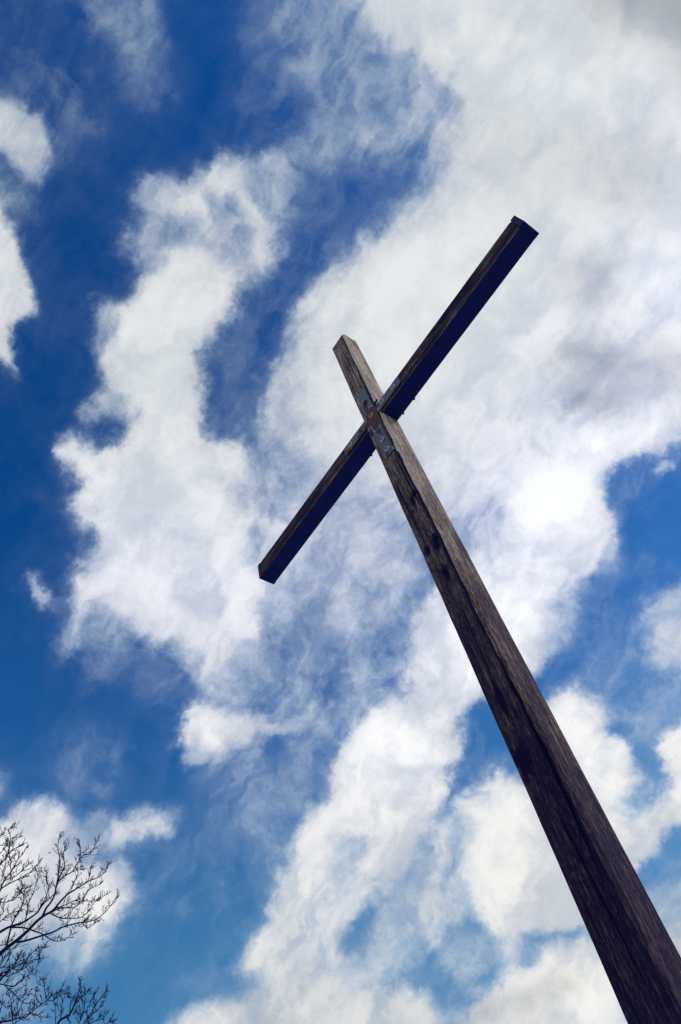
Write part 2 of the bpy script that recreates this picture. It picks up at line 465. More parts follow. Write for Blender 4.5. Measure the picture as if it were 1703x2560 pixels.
def wood_mat(name, axis, lit_top):
    """weathered timber: dark stain left in the grain, grey-brown fibres worn bare"""
    m, g, b = new_mat(name)
    oc = g.node('ShaderNodeTexCoord').outputs['Object']
    al = (1, 1, 0.035) if axis == 'z' else (0.035, 1, 1)
    st = g.vmath('MULTIPLY', oc, al)
    st2 = g.vmath('MULTIPLY', oc, tuple(1 if a == 1 else 0.12 for a in al))
    streak = g.noise(st, 70, 6, 0.62, dist=0.5)
    fib = g.noise(st2, 150, 4, 0.72)
    broad = g.noise(g.vmath('MULTIPLY', oc, tuple(1 if a == 1 else 0.25 for a in al)), 9, 4, 0.55)
    dark_a = g.node('ShaderNodeAttribute', attribute_name='stain').outputs['Fac']
    pale_a = g.node('ShaderNodeAttribute', attribute_name='bare').outputs['Fac']  # worn wood; on the post it also carries painted light
    h = g.math('MULTIPLY_ADD', fib, 0.95, g.math('MULTIPLY', streak, 0.70))
    h = g.math('MULTIPLY_ADD', broad, 0.60, g.math('SUBTRACT', h, 0.20))      # about 0.93 in the middle
    wear_light = g.math('ADD', g.math('ADD', h, 0.0 if lit_top else -0.07), g.math('MULTIPLY', pale_a, 0.34))
    if lit_top:                                             # light on the upper post and shade at its foot, painted into the tone
        zz = g.xyz(oc)[2]
        wear_light = g.math('ADD', wear_light, g.maprange(zz, BEAM_Z - 3.6, BEAM_Z + 0.4, -0.14, 0.17))
    wear_light = g.math('SUBTRACT', wear_light, g.math('MULTIPLY', dark_a, 0.6))
    colr = g.ramp(g.maprange(wear_light, 0.55, 1.35), [
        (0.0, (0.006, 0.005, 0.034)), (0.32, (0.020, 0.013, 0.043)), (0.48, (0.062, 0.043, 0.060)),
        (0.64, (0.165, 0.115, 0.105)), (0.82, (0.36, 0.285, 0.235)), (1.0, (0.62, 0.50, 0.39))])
    fl = g.noise(g.vmath('MULTIPLY', oc, tuple(1 if a == 1 else 0.20 for a in al)), 150, 3, 0.65)
    fl = g.math('MULTIPLY', g.maprange(g.math('MULTIPLY_ADD', dark_a, -0.3, fl), 0.56, 0.70), 0.32 if lit_top else 0.22)
    colr = g.mix(fl, colr, (0.25, 0.172, 0.150))
    rust = g.node('ShaderNodeAttribute', attribute_name='rusty').outputs['Fac']
    colr = g.mix(g.math('MULTIPLY', rust, 0.7), colr, (0.10, 0.028, 0.012))
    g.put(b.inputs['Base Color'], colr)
    b.inputs['Roughness'].default_value = 0.85
    b.inputs['Specular IOR Level'].default_value = 0.08
    bp = g.node('ShaderNodeBump')
    bp.inputs['Strength'].default_value = 0.9
    bp.inputs['Distance'].default_value = 0.006
    g.put(bp.inputs['Height'], h)
    g.l.new(bp.outputs[0], b.inputs['Normal'])
    return m


def simple_mat(name, c, rough=0.8, metal=0.0, spec=0.3, var=0.25, scale=30.0, bump=0.0):
    m, g, b = new_mat(name)
    oc = g.node('ShaderNodeTexCoord').outputs['Object']
    n = g.noise(oc, scale, 5, 0.6)
    lo = tuple(x * (1 - var) for x in c); hi = tuple(min(1, x * (1 + var)) for x in c)
    g.put(b.inputs['Base Color'], g.ramp(n, [(0.3, lo), (0.7, hi)]))
    b.inputs['Roughness'].default_value = rough
    b.inputs['Metallic'].default_value = metal
    b.inputs['Specular IOR Level'].default_value = spec
    if bump:
        bp = g.node('ShaderNodeBump'); bp.inputs['Strength'].default_value = 0.6
        bp.inputs['Distance'].default_value = bump
        g.put(bp.inputs['Height'], n); g.l.new(bp.outputs[0], b.inputs['Normal'])
    return m


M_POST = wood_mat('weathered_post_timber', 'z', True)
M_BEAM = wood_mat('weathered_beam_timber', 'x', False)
M_UNDERSHADE = simple_mat('navy_underside_shade', (0.012, 0.015, 0.105), 0.9, spec=0.05, var=0.12, scale=14)  # shade of the beam and end board undersides, painted as navy
M_CAP = simple_mat('stained_end_board', (0.026, 0.021, 0.075), 0.85, var=0.35, scale=40, bump=0.002)
M_IRON = simple_mat('dark_bolt_iron', (0.018, 0.016, 0.035), 0.55, metal=0.3)
M_ZINC = simple_mat('bright_zinc', (0.36, 0.37, 0.39), 0.4, metal=0.4, var=0.2, scale=60)
M_BRASS = simple_mat('orange_rusted_collar', (0.50, 0.22, 0.10), 0.5, metal=0.3, var=0.3, scale=60)
M_BARK = simple_mat('dark_twig_bark', (0.020, 0.015, 0.060), 0.9, spec=0.05, var=0.35, scale=25)
M_LEAF = simple_mat('withered_leaf', (0.022, 0.016, 0.050), 0.9, spec=0.1, var=0.4, scale=40)


def plate_mat():
    m, g, b = new_mat('rusted_galvanised_steel')
    oc = g.node('ShaderNodeTexCoord').outputs['Object']
    wob = g.vmath('SUBTRACT', g.noise(oc, 24, 4, 0.6, color=True), (0.5, 0.5, 0.5))
    p = g.vmath('ADD', oc, g.vmath('SCALE', wob, scale=0.055))
    x, _, z = g.xyz(p)
    m0 = None
    for cx, cz, rx, rz in ((0.005, 0.085, 0.070, 0.125), (-0.018, 0.27, 0.024, 0.12), (0.060, -0.20, 0.022, 0.35),
                           (-0.085, 0.060, 0.045, 0.035), (0.085, 0.12, 0.035, 0.03), (0.0, -0.04, 0.045, 0.10),
                           (-0.190, 0.055, 0.026, 0.020), (-0.345, 0.05, 0.04, 0.026), (0.012, -0.225, 0.012, 0.045),
                           (-0.018, -0.525, 0.022, 0.05), (0.165, 0.065, 0.010, 0.010)):
        dx = g.math('DIVIDE', g.math('SUBTRACT', x, cx), rx)
        dz = g.math('DIVIDE', g.math('SUBTRACT', z, cz - 0.0), rz)
        e = g.math('MULTIPLY_ADD', dx, dx, g.math('MULTIPLY', dz, dz))
        m0 = e if m0 is None else g.math('MINIMUM', m0, e)
    rust = g.maprange(m0, 1.06, 0.94)
    rim = g.math('MULTIPLY', g.maprange(m0, 1.65, 1.15), g.maprange(m0, 0.95, 1.05))
    zn = g.ramp(g.noise(oc, 9, 4, 0.5), [(0.3, (0.024, 0.034, 0.072)), (0.7, (0.062, 0.082, 0.13))])
    zn = g.mix(g.math('MULTIPLY', rim, 0.55), zn, (0.26, 0.31, 0.38))
    ru = g.ramp(g.noise(oc, 22, 5, 0.65), [(0.3, (0.045, 0.022, 0.045)), (0.55, (0.085, 0.03, 0.04)), (0.75, (0.20, 0.055, 0.030))])
    g.put(b.inputs['Base Color'], g.mix(rust, zn, ru))
    g.put(b.inputs['Metallic'], g.maprange(rust, 0, 1, 0.35, 0.0))
    g.put(b.inputs['Roughness'], g.maprange(rust, 0, 1, 0.42, 0.85))
    bp = g.node('ShaderNodeBump'); bp.inputs['Strength'].default_value = 0.6; bp.inputs['Distance'].default_value = 0.004
    g.put(bp.inputs['Height'], g.math('MULTIPLY_ADD', rust, -0.5, g.math('MULTIPLY', g.noise(oc, 30, 3, 0.5), 0.3)))
    g.l.new(bp.outputs[0], b.inputs['Normal'])
    return m


M_PLATE = plate_mat()

# ------------------------------------------------------------------ ground
gm, gg, gb = new_mat('pale_bounce_ground')  # unseen ground, its pale blue-grey chosen to bounce light onto the undersides
gc = gg.node('ShaderNodeTexCoord').outputs['Object']
gn = gg.noise(gc, 35, 5, 0.7)
gn2 = gg.noise(gc, 0.35, 4, 0.6)
gcol = gg.ramp(gn, [(0.3, (0.20, 0.21, 0.25)), (0.7, (0.46, 0.47, 0.53))])
gg.put(gb.inputs['Base Color'], gg.mix(gg.maprange(gn2, 0.58, 0.68), gcol, (0.07, 0.10, 0.04)))
gb.inputs['Roughness'].default_value = 0.95
gp = gg.node('ShaderNodeBump'); gp.inputs['Distance'].default_value = 0.02
gg.put(gp.inputs['Height'], gn); gg.l.new(gp.outputs[0], gb.inputs['Normal'])
R_ = 1500
N_ = 24
gv = [(x / N_ * 2 * R_ - R_, y / N_ * 2 * R_ - R_, 0) for y in range(N_ + 1) for x in range(N_ + 1)]
gf = [(y * (N_ + 1) + x, y * (N_ + 1) + x + 1, (y + 1) * (N_ + 1) + x + 1, (y + 1) * (N_ + 1) + x) for y in range(N_) for x in range(N_)]
ground = link('ground', mesh_from('ground', gv, gf), gm, smooth=False)
tag(ground, kind='structure')

# ------------------------------------------------------------------ the wooden cross
cross = bpy.data.objects.new('wooden_cross', None)
col.objects.link(cross)
tag(cross, 'tall weathered timber cross with a rusted steel plate bolted over its joint', 'cross')

HW, PD, ZT = 0.100, 0.173, 1.8146            # half width, depth, top above the beam's underside
S0, S1 = 0.009, 0.165


def fa(me, name, vals):
    a = me.attributes.new(name, 'FLOAT', 'POINT')
    a.data.foreach_set('value', np.asarray(vals, dtype=np.float32))


def build_post():
    zs = np.concatenate([np.linspace(-BEAM_Z - 0.15, -5.2, 40, endpoint=False), np.arange(-5.2, ZT, 0.011), [ZT]])
    NF, NR, NB, NL, NC = 60, 40, 14, 14, 7
    verts, stain, bare, rusty = [], [], [], []
    K = len(zs)
    rnd = lambda f, s, k=1: vnoise(np.stack([zs * f + s, np.full(K, s * 1.7), np.full(K, s * 0.3)], 1), k)
    # wane of the front right arris: changes in sudden steps where chips have broken away
    c1 = 0.016 + 0.006 * rnd(1.3, 3.1, 2) + 0.004 * rnd(9, 8.1, 2)
    for za, zb, w in ((-0.70, 0.0, 0.016), (-1.30, -0.70, 0.013), (-1.86, -1.32, 0.010), (-2.42, -1.95, 0.012), (0.2, 1.3, 0.012), (1.3, 1.82, 0.005), (-3.05, -2.5, 0.012), (-3.6, -3.4, 0.01), (-3.3, -3.2, 0.012)):
        za, zb = (q * (0.885 if q < 0 else 1) for q in (za, zb))
        inside = 1 / (1 + np.exp(-(zs - za) / 0.012)) * 1 / (1 + np.exp((zs - zb) / 0.05))
        c1 = c1 + w * inside * (0.85 + 0.3 * rnd(20, za, 2))
    c1 = np.clip(c1, 0.004, 0.05)
    c0 = np.clip(0.006 + 0.004 * rnd(3, 5.5, 3), 0.002, 0.02)
    bow = 0.0018 * rnd(2.2, 9.3, 3)
    bow2 = 0.0020 * rnd(2.0, 13.3, 3)
    knots = ((0.042, -1.873, 0.022, 0.05), (-0.051, -1.894, 0.020, 0.05), (0.002, -2.21, 0.020, 0.055), (0.03, -1.93, 0.018, 0.06),
             (0.045, -1.30, 0.022, 0.035), (0.010, -1.36, 0.016, 0.06), (-0.045, -3.62, 0.032, 0.07), (-0.02, -3.25, 0.02, 0.08), (0.085, -0.70, 0.03, 0.018))
    # long splits on the front face: x at start, x at end, z range, depth, width
    splits = ((0.092, 0.058, -2.50, -4.3, 0.012, 0.0055), (0.075, 0.086, -3.2, -3.75, 0.014, 0.006), (-0.03, -0.015, 1.75, 0.75, 0.006, 0.003),
              (0.01, 0.025, 1.6, 0.60, 0.006, 0.003), (-0.055, -0.065, 1.1, 0.55, 0.005, 0.003), (-0.06, -0.045, -0.9, -1.9, 0.006, 0.004),
              (0.03, 0.045, -0.75, -1.5, 0.006, 0.004), (0.0, 0.03, -3.9, -4.7, 0.006, 0.0035), (-0.06, -0.05, -4.2, -4.9, 0.004, 0.003), (0.0, -0.02, -2.5, -3.3, 0.004, 0.003))
    ts = lambda n: (np.arange(n) + 0.5) / n
    zfeat = np.where(zs < 0, zs / 0.885, zs / 0.93)
    for k, z in enumerate(zs):
        c, e = c1[k], c0[k]
        zo, z = z, zfeat[k]
        px, py, nx, ny, ff = [], [], [], [], []
        a = -HW + e + ts(NF) * (2 * HW - c - e)
        px += list(a); py += [0] * NF; nx += [0] * NF; ny += [-1] * NF; ff += [0] * NF
        t = ts(NC)
        px += list(HW - c + t * c); py += list(t * c * 0.95); nx += [0.7] * NC; ny += [-0.7] * NC; ff += [1] * NC
        a = c + ts(NR) * (PD - c - e)
        px += [HW] * NR; py += list(a); nx += [1] * NR; ny += [0] * NR; ff += [2] * NR
        a = HW - e - ts(NB) * (2 * HW - 2 * e)
        px += list(a); py += [PD] * NB; nx += [0] * NB; ny += [1] * NB; ff += [3] * NB
        a = PD - e - ts(NL) * (PD - 2 * e)
        px += [-HW] * NL; py += list(a); nx += [-1] * NL; ny += [0] * NL; ff += [4] * NL
        px, py, nx, ny, ff = map(np.array, (px, py, nx, ny, ff))
        n = len(px)
        P = np.stack([px * 90, py * 90, np.full(n, z * 3.2)], 1)
        P2 = np.stack([px * 30 + 5, py * 30, np.full(n, z * 1.4)], 1)
        dsp = -0.0011 * np.abs(vnoise(P, 3)) - 0.0016 * np.maximum(0, vnoise(P2, 2))
        st = np.zeros(n)
        fr = ff == 0
        wob = 0.006 * vnoise(np.array([[z * 4, 3.3, 1.1]]), 3)[0]
        for xa, xb, za, zb, dp, wd in splits:
            s = (z - za) / (zb - za)
            if 0 <= s <= 1:
                env = min(1, 6 * s, 6 * (1 - s))
                q = np.exp(-((px - (xa + (xb - xa) * s + wob)) / wd) ** 2) * fr * env
                dsp -= dp * q; st = np.maximum(st, q * min(1, dp / 0.009))
        arr = 0.58 * min(1.0, max(0.25, (z + 4.6) / 2.0)) * (1 + 0.6 * vnoise(np.array([[z * 5, 1.3, 6.1]]), 2)[0])
        st = np.maximum(st, np.clip(arr, 0, 1) * fr * np.exp(-((px - (HW - c - 0.007)) / 0.009) ** 2))
        for kx, kz, kr, kh in knots:
            q = np.exp(-((((px - kx) / kr) ** 2 + ((z - kz) / kh) ** 2) * (1 + 0.9 * vnoise(np.stack([px * 45, py * 0 + kx * 90, np.full(n, z * 22)], 1), 2))) ** 1.3) * fr
            dsp -= 0.006 * q; st = np.maximum(st, q)
        # stain running down below the plate
        ru = np.exp(-(((px + 0.03) / 0.018) ** 2 + ((z + 1.02) / 0.06) ** 2)) * fr * 0.9
        ru = ru + np.exp(-(((px + 0.01) / 0.02) ** 2 + ((z + 0.72) / 0.06) ** 2)) * fr * 0.6
        ru = ru + (ff == 2) * np.exp(-((z + 0.02) / 0.06) ** 2) * 0.8 * np.clip((py - 0.05) / 0.08, 0, 1)  # dark orange-brown zone on the right face just under the beam
        bare_lit = (ff == 1) * (1.05 + 0.5 * vnoise(P, 2)) + (ff == 2) * 0.22 * np.exp(-(py - c) / 0.03)  # wane worn pale, its lit highlight painted in as well
        bare_lit = bare_lit * np.clip((z + 3.9) / 3.0, 0.12, 1.0) + (ff == 2) * 0.20  # right face painted lighter as the lit side; edge highlight fades downwards
        mult = np.where(ff == 1, 2.2, 1.0)
        X = px + nx * dsp * mult + bow[k]; Y = py + ny * dsp * mult + bow2[k] * 0.6
        verts.append(np.stack([X, Y, np.full(n, zo)], 1)); stain.append(st); bare.append(bare_lit); rusty.append(np.clip(ru, 0, 1))
    n = len(verts[0])
    V = np.concatenate(verts)
    # uneven sawn top
    V[-n:, 2] += 0.006 * vnoise(V[-n:] * 40, 2)
    F = []
    for k in range(K - 1):
        b0, b1 = k * n, (k + 1) * n
        for i in range(n):
            j = (i + 1) % n
            F.append((b0 + i, b0 + j, b1 + j, b1 + i))
    F.append(tuple(range(n - 1, -1, -1)))
    F.append(tuple((K - 1) * n + i for i in range(n)))
    V[:, 2] += BEAM_Z
    me = mesh_from('post', V, F)
    fa(me, 'stain', np.concatenate(stain)); fa(me, 'bare', np.concatenate(bare)); fa(me, 'rusty', np.concatenate(rusty))
    return link('post', me, M_POST, cross)


BY0, BD, BH, XL, XR = 0.0102, 0.1576, 0.1883, -1.7790, 1.7720


def build_beam():
    xs = np.concatenate([np.arange(XL, XR, 0.011), [XR]])
    K = len(xs)
    NF, NU, NB, NT_ = 46, 30, 12, 12
    rnd = lambda f, s, k=1: vnoise(np.stack([xs * f + s, np.full(K, s * 1.7), np.full(K, s * 0.3)], 1), k)
    top = 0.0030 * rnd(5, 2.2, 4) + 0.0014 * rnd(30, 7.7, 2)
    top = top - 0.010 * np.exp(-((XR - xs) / 0.010) ** 2) - 0.006 * np.exp(-((XL - xs) / 0.010) ** 2)
    low = 0.0012 * rnd(3, 4.2, 3)
    bck = 0.0008 * rnd(2, 6.2, 3)
    splits = ((0.055, 0.075, 1.80, 0.95, 0.009, 0.003), (0.10, 0.12, 1.4, 0.5, 0.006, 0.0025), (0.05, 0.06, 0.95, 0.4, 0.008, 0.003), (0.125, 0.11, 1.0, 0.42, 0.005, 0.0025),
              (0.03, 0.04, 0.9, 0.3, 0.004, 0.0025), (0.06, 0.075, -0.4, -1.1, 0.006, 0.003), (0.12, 0.10, -0.6, -1.6, 0.005, 0.0025), (0.045, 0.06, -0.9, -1.6, 0.006, 0.0025), (0.15, 0.14, -0.5, -1.2, 0.004, 0.002))
    verts, stain, bare = [], [], []
    ts = lambda n: (np.arange(n) + 0.5) / n
    e = 0.0025
    for k, x in enumerate(xs):
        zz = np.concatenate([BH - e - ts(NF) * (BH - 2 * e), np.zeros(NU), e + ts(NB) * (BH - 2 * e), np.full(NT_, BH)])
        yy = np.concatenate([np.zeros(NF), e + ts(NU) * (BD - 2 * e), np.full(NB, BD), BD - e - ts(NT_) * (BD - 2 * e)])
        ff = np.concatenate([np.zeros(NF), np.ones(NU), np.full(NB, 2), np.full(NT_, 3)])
        n = len(zz)
        fr = ff == 0
        P = np.stack([np.full(n, x * 3.2), yy * 90, zz * 90], 1)
        dsp = 0.0012 * np.abs(vnoise(P, 3)) * fr
        st = np.zeros(n)
        wob = 0.004 * vnoise(np.array([[x * 5, 8.3, 2.1]]), 3)[0]
        for za, zb, xa, xb, dp, wd in splits:
            s = (x - xa) / (xb - xa)
            if 0 <= s <= 1:
                env = min(1, 6 * s, 6 * (1 - s))
                q = np.exp(-((zz - (za + (zb - za) * s + wob)) / wd) ** 2) * fr * env
                dsp = dsp + dp * q; st = np.maximum(st, q * min(1, dp / 0.008))
        Y = BY0 + yy + dsp * fr + (ff == 2) * bck[k]
        Z = zz + top[k] * np.clip(zz / BH * 2 - 1, 0, 1) + low[k] * (ff == 0) * np.clip(1 - zz / 0.02, 0, 1)
        verts.append(np.stack([np.full(n, x), Y, Z], 1)); stain.append(st)
        bare.append(fr * (0.30 * np.exp(-zz / 0.012) + 0.12 * vnoise(np.stack([np.full(n, x * 2.0), yy * 20, zz * 20 + 4], 1), 2) + 0.16 * np.exp(-((np.abs(x) - 0.25) / 0.3) ** 2)))
    V = np.concatenate(verts)
    F, mi = [], []
    for k in range(K - 1):
        b0, b1 = k * n, (k + 1) * n
        for i in range(n):
            j = (i + 1) % n
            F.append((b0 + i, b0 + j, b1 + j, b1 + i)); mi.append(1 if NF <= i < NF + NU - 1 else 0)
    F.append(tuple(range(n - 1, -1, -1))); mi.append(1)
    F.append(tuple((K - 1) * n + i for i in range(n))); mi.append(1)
    V[:, 2] += BEAM_Z
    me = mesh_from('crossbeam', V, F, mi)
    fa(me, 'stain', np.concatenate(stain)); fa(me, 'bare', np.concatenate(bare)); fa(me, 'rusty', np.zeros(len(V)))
    return link('crossbeam', me, [M_BEAM, M_UNDERSHADE], cross)


build_post()
build_beam()


def bevel_box(x0, x1, y0, y1, z0, z1, bev, under=None):
    bm = bmesh.new()
    vs = [bm.verts.new((x, y, z)) for x in (x0, x1) for y in (y0, y1) for z in (z0, z1)]
    for q in ((0, 1, 3, 2), (4, 6, 7, 5), (0, 4, 5, 1), (2, 3, 7, 6), (0, 2, 6, 4), (1, 5, 7, 3)):
        bm.faces.new([vs[i] for i in q])
    bmesh.ops.recalc_face_normals(bm, faces=bm.faces)
    bmesh.ops.bevel(bm, geom=bm.edges[:], offset=bev, segments=2, affect='EDGES')
    if under is not None:
        for f in bm.faces:
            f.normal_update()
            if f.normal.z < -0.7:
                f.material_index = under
    return bm


def bm_obj(name, bm, mats, parent, smooth=False):
    me = bpy.data.meshes.new(name)
    bm.to_mesh(me); bm.free()
    return link(name, me, mats, parent, smooth)


# end boards nailed over the beam's ends, each with a nail head showing
def end_board(x0, x1, dz, nail_x):
    o = bm_obj('end_board', bevel_box(x0, x1, BY0 - 0.003, BY0 + BD - 0.0015, BEAM_Z - 0.0015 + dz, BEAM_Z + BH + 0.001 + dz, 0.002, 1), [M_CAP, M_UNDERSHADE], cross)
    bm = bmesh.new()
    bmesh.ops.create_uvsphere(bm, u_segments=12, v_segments=8, radius=0.007)
    for v_ in bm.verts:
        v_.co = Vector((v_.co.x + nail_x, v_.co.y * 0.5 + BY0 - 0.004, v_.co.z + BEAM_Z + 0.115))
    bm_obj('nail', bm, M_IRON, o, True)


end_board(XR + 0.0008, 1.8170, 0.002, XR + 0.026)
end_board(-1.8180, XL - 0.0008, 0.0, XL - 0.022)

# the cross-shaped steel plate on the front of the joint
def build_plate():
    A, Bv = 0.054, 0.0545
    zc = 0.089
    pts = [(-A, 0.566), (A, 0.572), (A, zc + Bv), (0.381, zc + Bv - 0.006), (0.379, zc - Bv), (A + 0.012, zc - Bv), (A + 0.006, -0.552), (-A, -0.560),
           (-A, zc - Bv), (-0.388, zc - Bv), (-0.390, zc + Bv + 0.004), (-A, zc + Bv)]
    bm = bmesh.new()
    vs = [bm.verts.new((x, -0.0075, z)) for x, z in pts]
    f = bm.faces.new(vs)
    r = bmesh.ops.extrude_face_region(bm, geom=[f])
    for v_ in r['geom']:
        if isinstance(v_, bmesh.types.BMVert):
            v_.co.y = -0.0015
    bmesh.ops.recalc_face_normals(bm, faces=bm.faces)
    bmesh.ops.bevel(bm, geom=[e for e in bm.edges if abs(e.verts[0].co.y + 0.0075) < 1e-5 and abs(e.verts[1].co.y + 0.0075) < 1e-5], offset=0.0012, segments=2, affect='EDGES')
    o = bm_obj('joint_plate', bm, M_PLATE, cross)
    o.location = (0, 0, BEAM_Z)
    return o


plate = build_plate()


def lathe(prof, seg, org, mats_at, axis_y=-1):
    V, F, mi = [], [], []
    for r, h in prof:
        for s in range(seg):
            a = 2 * math.pi * s / seg
            V.append((org[0] + r * math.cos(a), org[1] + axis_y * h, org[2] + r * math.sin(a)))
    for k in range(len(prof) - 1):
        for s in range(seg):
            t = (s + 1) % seg
            F.append((k * seg + s, k * seg + t, (k + 1) * seg + t, (k + 1) * seg + s)); mi.append(mats_at[k])
    F.append(tuple((len(prof) - 1) * seg + s for s in range(seg))); mi.append(mats_at[-1])
    return mesh_from('bolt', V, F, mi)


# bolts: punched collar standing up round a dark bolt head
PROF = [(0.026, 0.0), (0.023, 0.007), (0.019, 0.0125), (0.0140, 0.0125), (0.0125, 0.006), (0.0115, 0.006), (0.0105, 0.011), (0.007, 0.0135), (0.002, 0.0145)]
PM = [0, 0, 0, 0, 1, 1, 1, 1, 1]
for bx, bz, kind in ((0.001, 0.098, 'b'), (0.0, 0.344, 'd'), (0.299, 0.090, 'z'), (0.151, 0.091, 'z'), (-0.154, 0.089, 'g'), (-0.300, 0.087, 'z'),
                     (0.0, -0.171, 'g'), (-0.001, -0.3165, 'z'), (0.006, -0.4755, 'z')):
    me = lathe(PROF, 20, (bx, -0.0070, bz), PM)
    o = link('bolt', me, [{'b': M_BRASS, 'd': M_IRON, 'z': M_ZINC, 'g': M_PLATE}[kind], M_IRON], plate)
for x0, x1, z0, z1 in ((0.0575, 0.118, 0.1905, 0.213), (-0.083, -0.0575, -0.129, -0.045)):
    bm_obj('dark_block', bevel_box(x0, x1, -0.0055, 0.0035, z0, z1, 0.001), M_CAP, plate)  # small dark blocks beside the plate's arms
# a dark coach screw left of the plate
link('screw', lathe([(0.012, 0.0), (0.012, 0.004), (0.009, 0.007), (0.003, 0.008)], 14, (-0.409, BY0 - 0.001, BEAM_Z + 0.072), [0, 0, 0, 0]), M_IRON, cross)
# bolt ends with nuts standing out of the beam's back
for bx, bz in ((0.321, 0.012), (0.1736, 0.012), (-0.2704, 0.012)):
    me = lathe([(0.012, 0.0), (0.012, 0.007), (0.006, 0.007), (0.006, 0.014), (0.002, 0.015)], 6, (bx, BY0 + BD - 0.003, BEAM_Z + bz), [0, 0, 0, 0, 0], 1)
    link('bolt_end', me, M_IRON, cross, False)

# ------------------------------------------------------------------ the bare tree
tree = bpy.data.objects.new('bare_tree', None)
col.objects.link(tree)
TA = math.radians(-86)
TREE = np.array([CAM[0] + 8.0 * math.sin(TA), CAM[1] + 8.0 * math.cos(TA), 0.0])
tree.location = TREE
tag(tree, 'bare dark winter tree whose twigs reach in from the lower left', 'tree')
PXS = 320 / 1479.0
rt = random.Random(5)


class Tubes:
    def __init__(s):
        s.V, s.F = [], []

    def add(s, P, Rr, seg=6):
        P = [np.asarray(p, float) for p in P]
        if len(P) < 2:
            return
        base = len(s.V)
        prev = None
        for i, p in enumerate(P):
            t = P[min(i + 1, len(P) - 1)] - P[max(i - 1, 0)]
            t = t / (np.linalg.norm(t) + 1e-9)
            a = np.cross(t, [0.3, 0.2, 0.93] if prev is None else np.cross(prev, t))
            if prev is None:
                a = np.cross(t, [0.31, 0.87, 0.2])
            else:
                a = prev - t * np.dot(prev, t)
            a = a / (np.linalg.norm(a) + 1e-9); prev = a
            b = np.cross(t, a)
            for k in range(seg):
                an = 2 * math.pi * k / seg
                s.V.append(p + Rr[i] * (math.cos(an) * a + math.sin(an) * b))
        for i in range(len(P) - 1):
            for k in range(seg):
                l = (k + 1) % seg
                s.F.append((base + i * seg + k, base + i * seg + l, base + (i + 1) * seg + l, base + (i + 1) * seg + k))
        s.F.append(tuple(base + k for k in range(seg - 1, -1, -1)))
        e = base + (len(P) - 1) * seg
        s.F.append(tuple(e + k for k in range(seg)))

    def build(s, name, mat, parent):
        return link(name, mesh_from(name, np.array(s.V) - TREE, s.F), mat, parent)


def smooth_path(P, Rr, n=4):
    """Catmull-Rom through the points"""
    P = np.array(P); out, ro = [], []
    for i in range(len(P) - 1):
        p0, p1, p2, p3 = P[max(i - 1, 0)], P[i], P[i + 1], P[min(i + 2, len(P) - 1)]
        for k in range(n):
            t = k / n
            out.append(0.5 * (2 * p1 + (p2 - p0) * t + (2 * p0 - 5 * p1 + 4 * p2 - p3) * t * t + (3 * p1 - p0 - 3 * p2 + p3) * t ** 3))
            ro.append(Rr[i] + (Rr[i + 1] - Rr[i]) * t)
    out.append(P[-1]); ro.append(Rr[-1])
    return out, ro


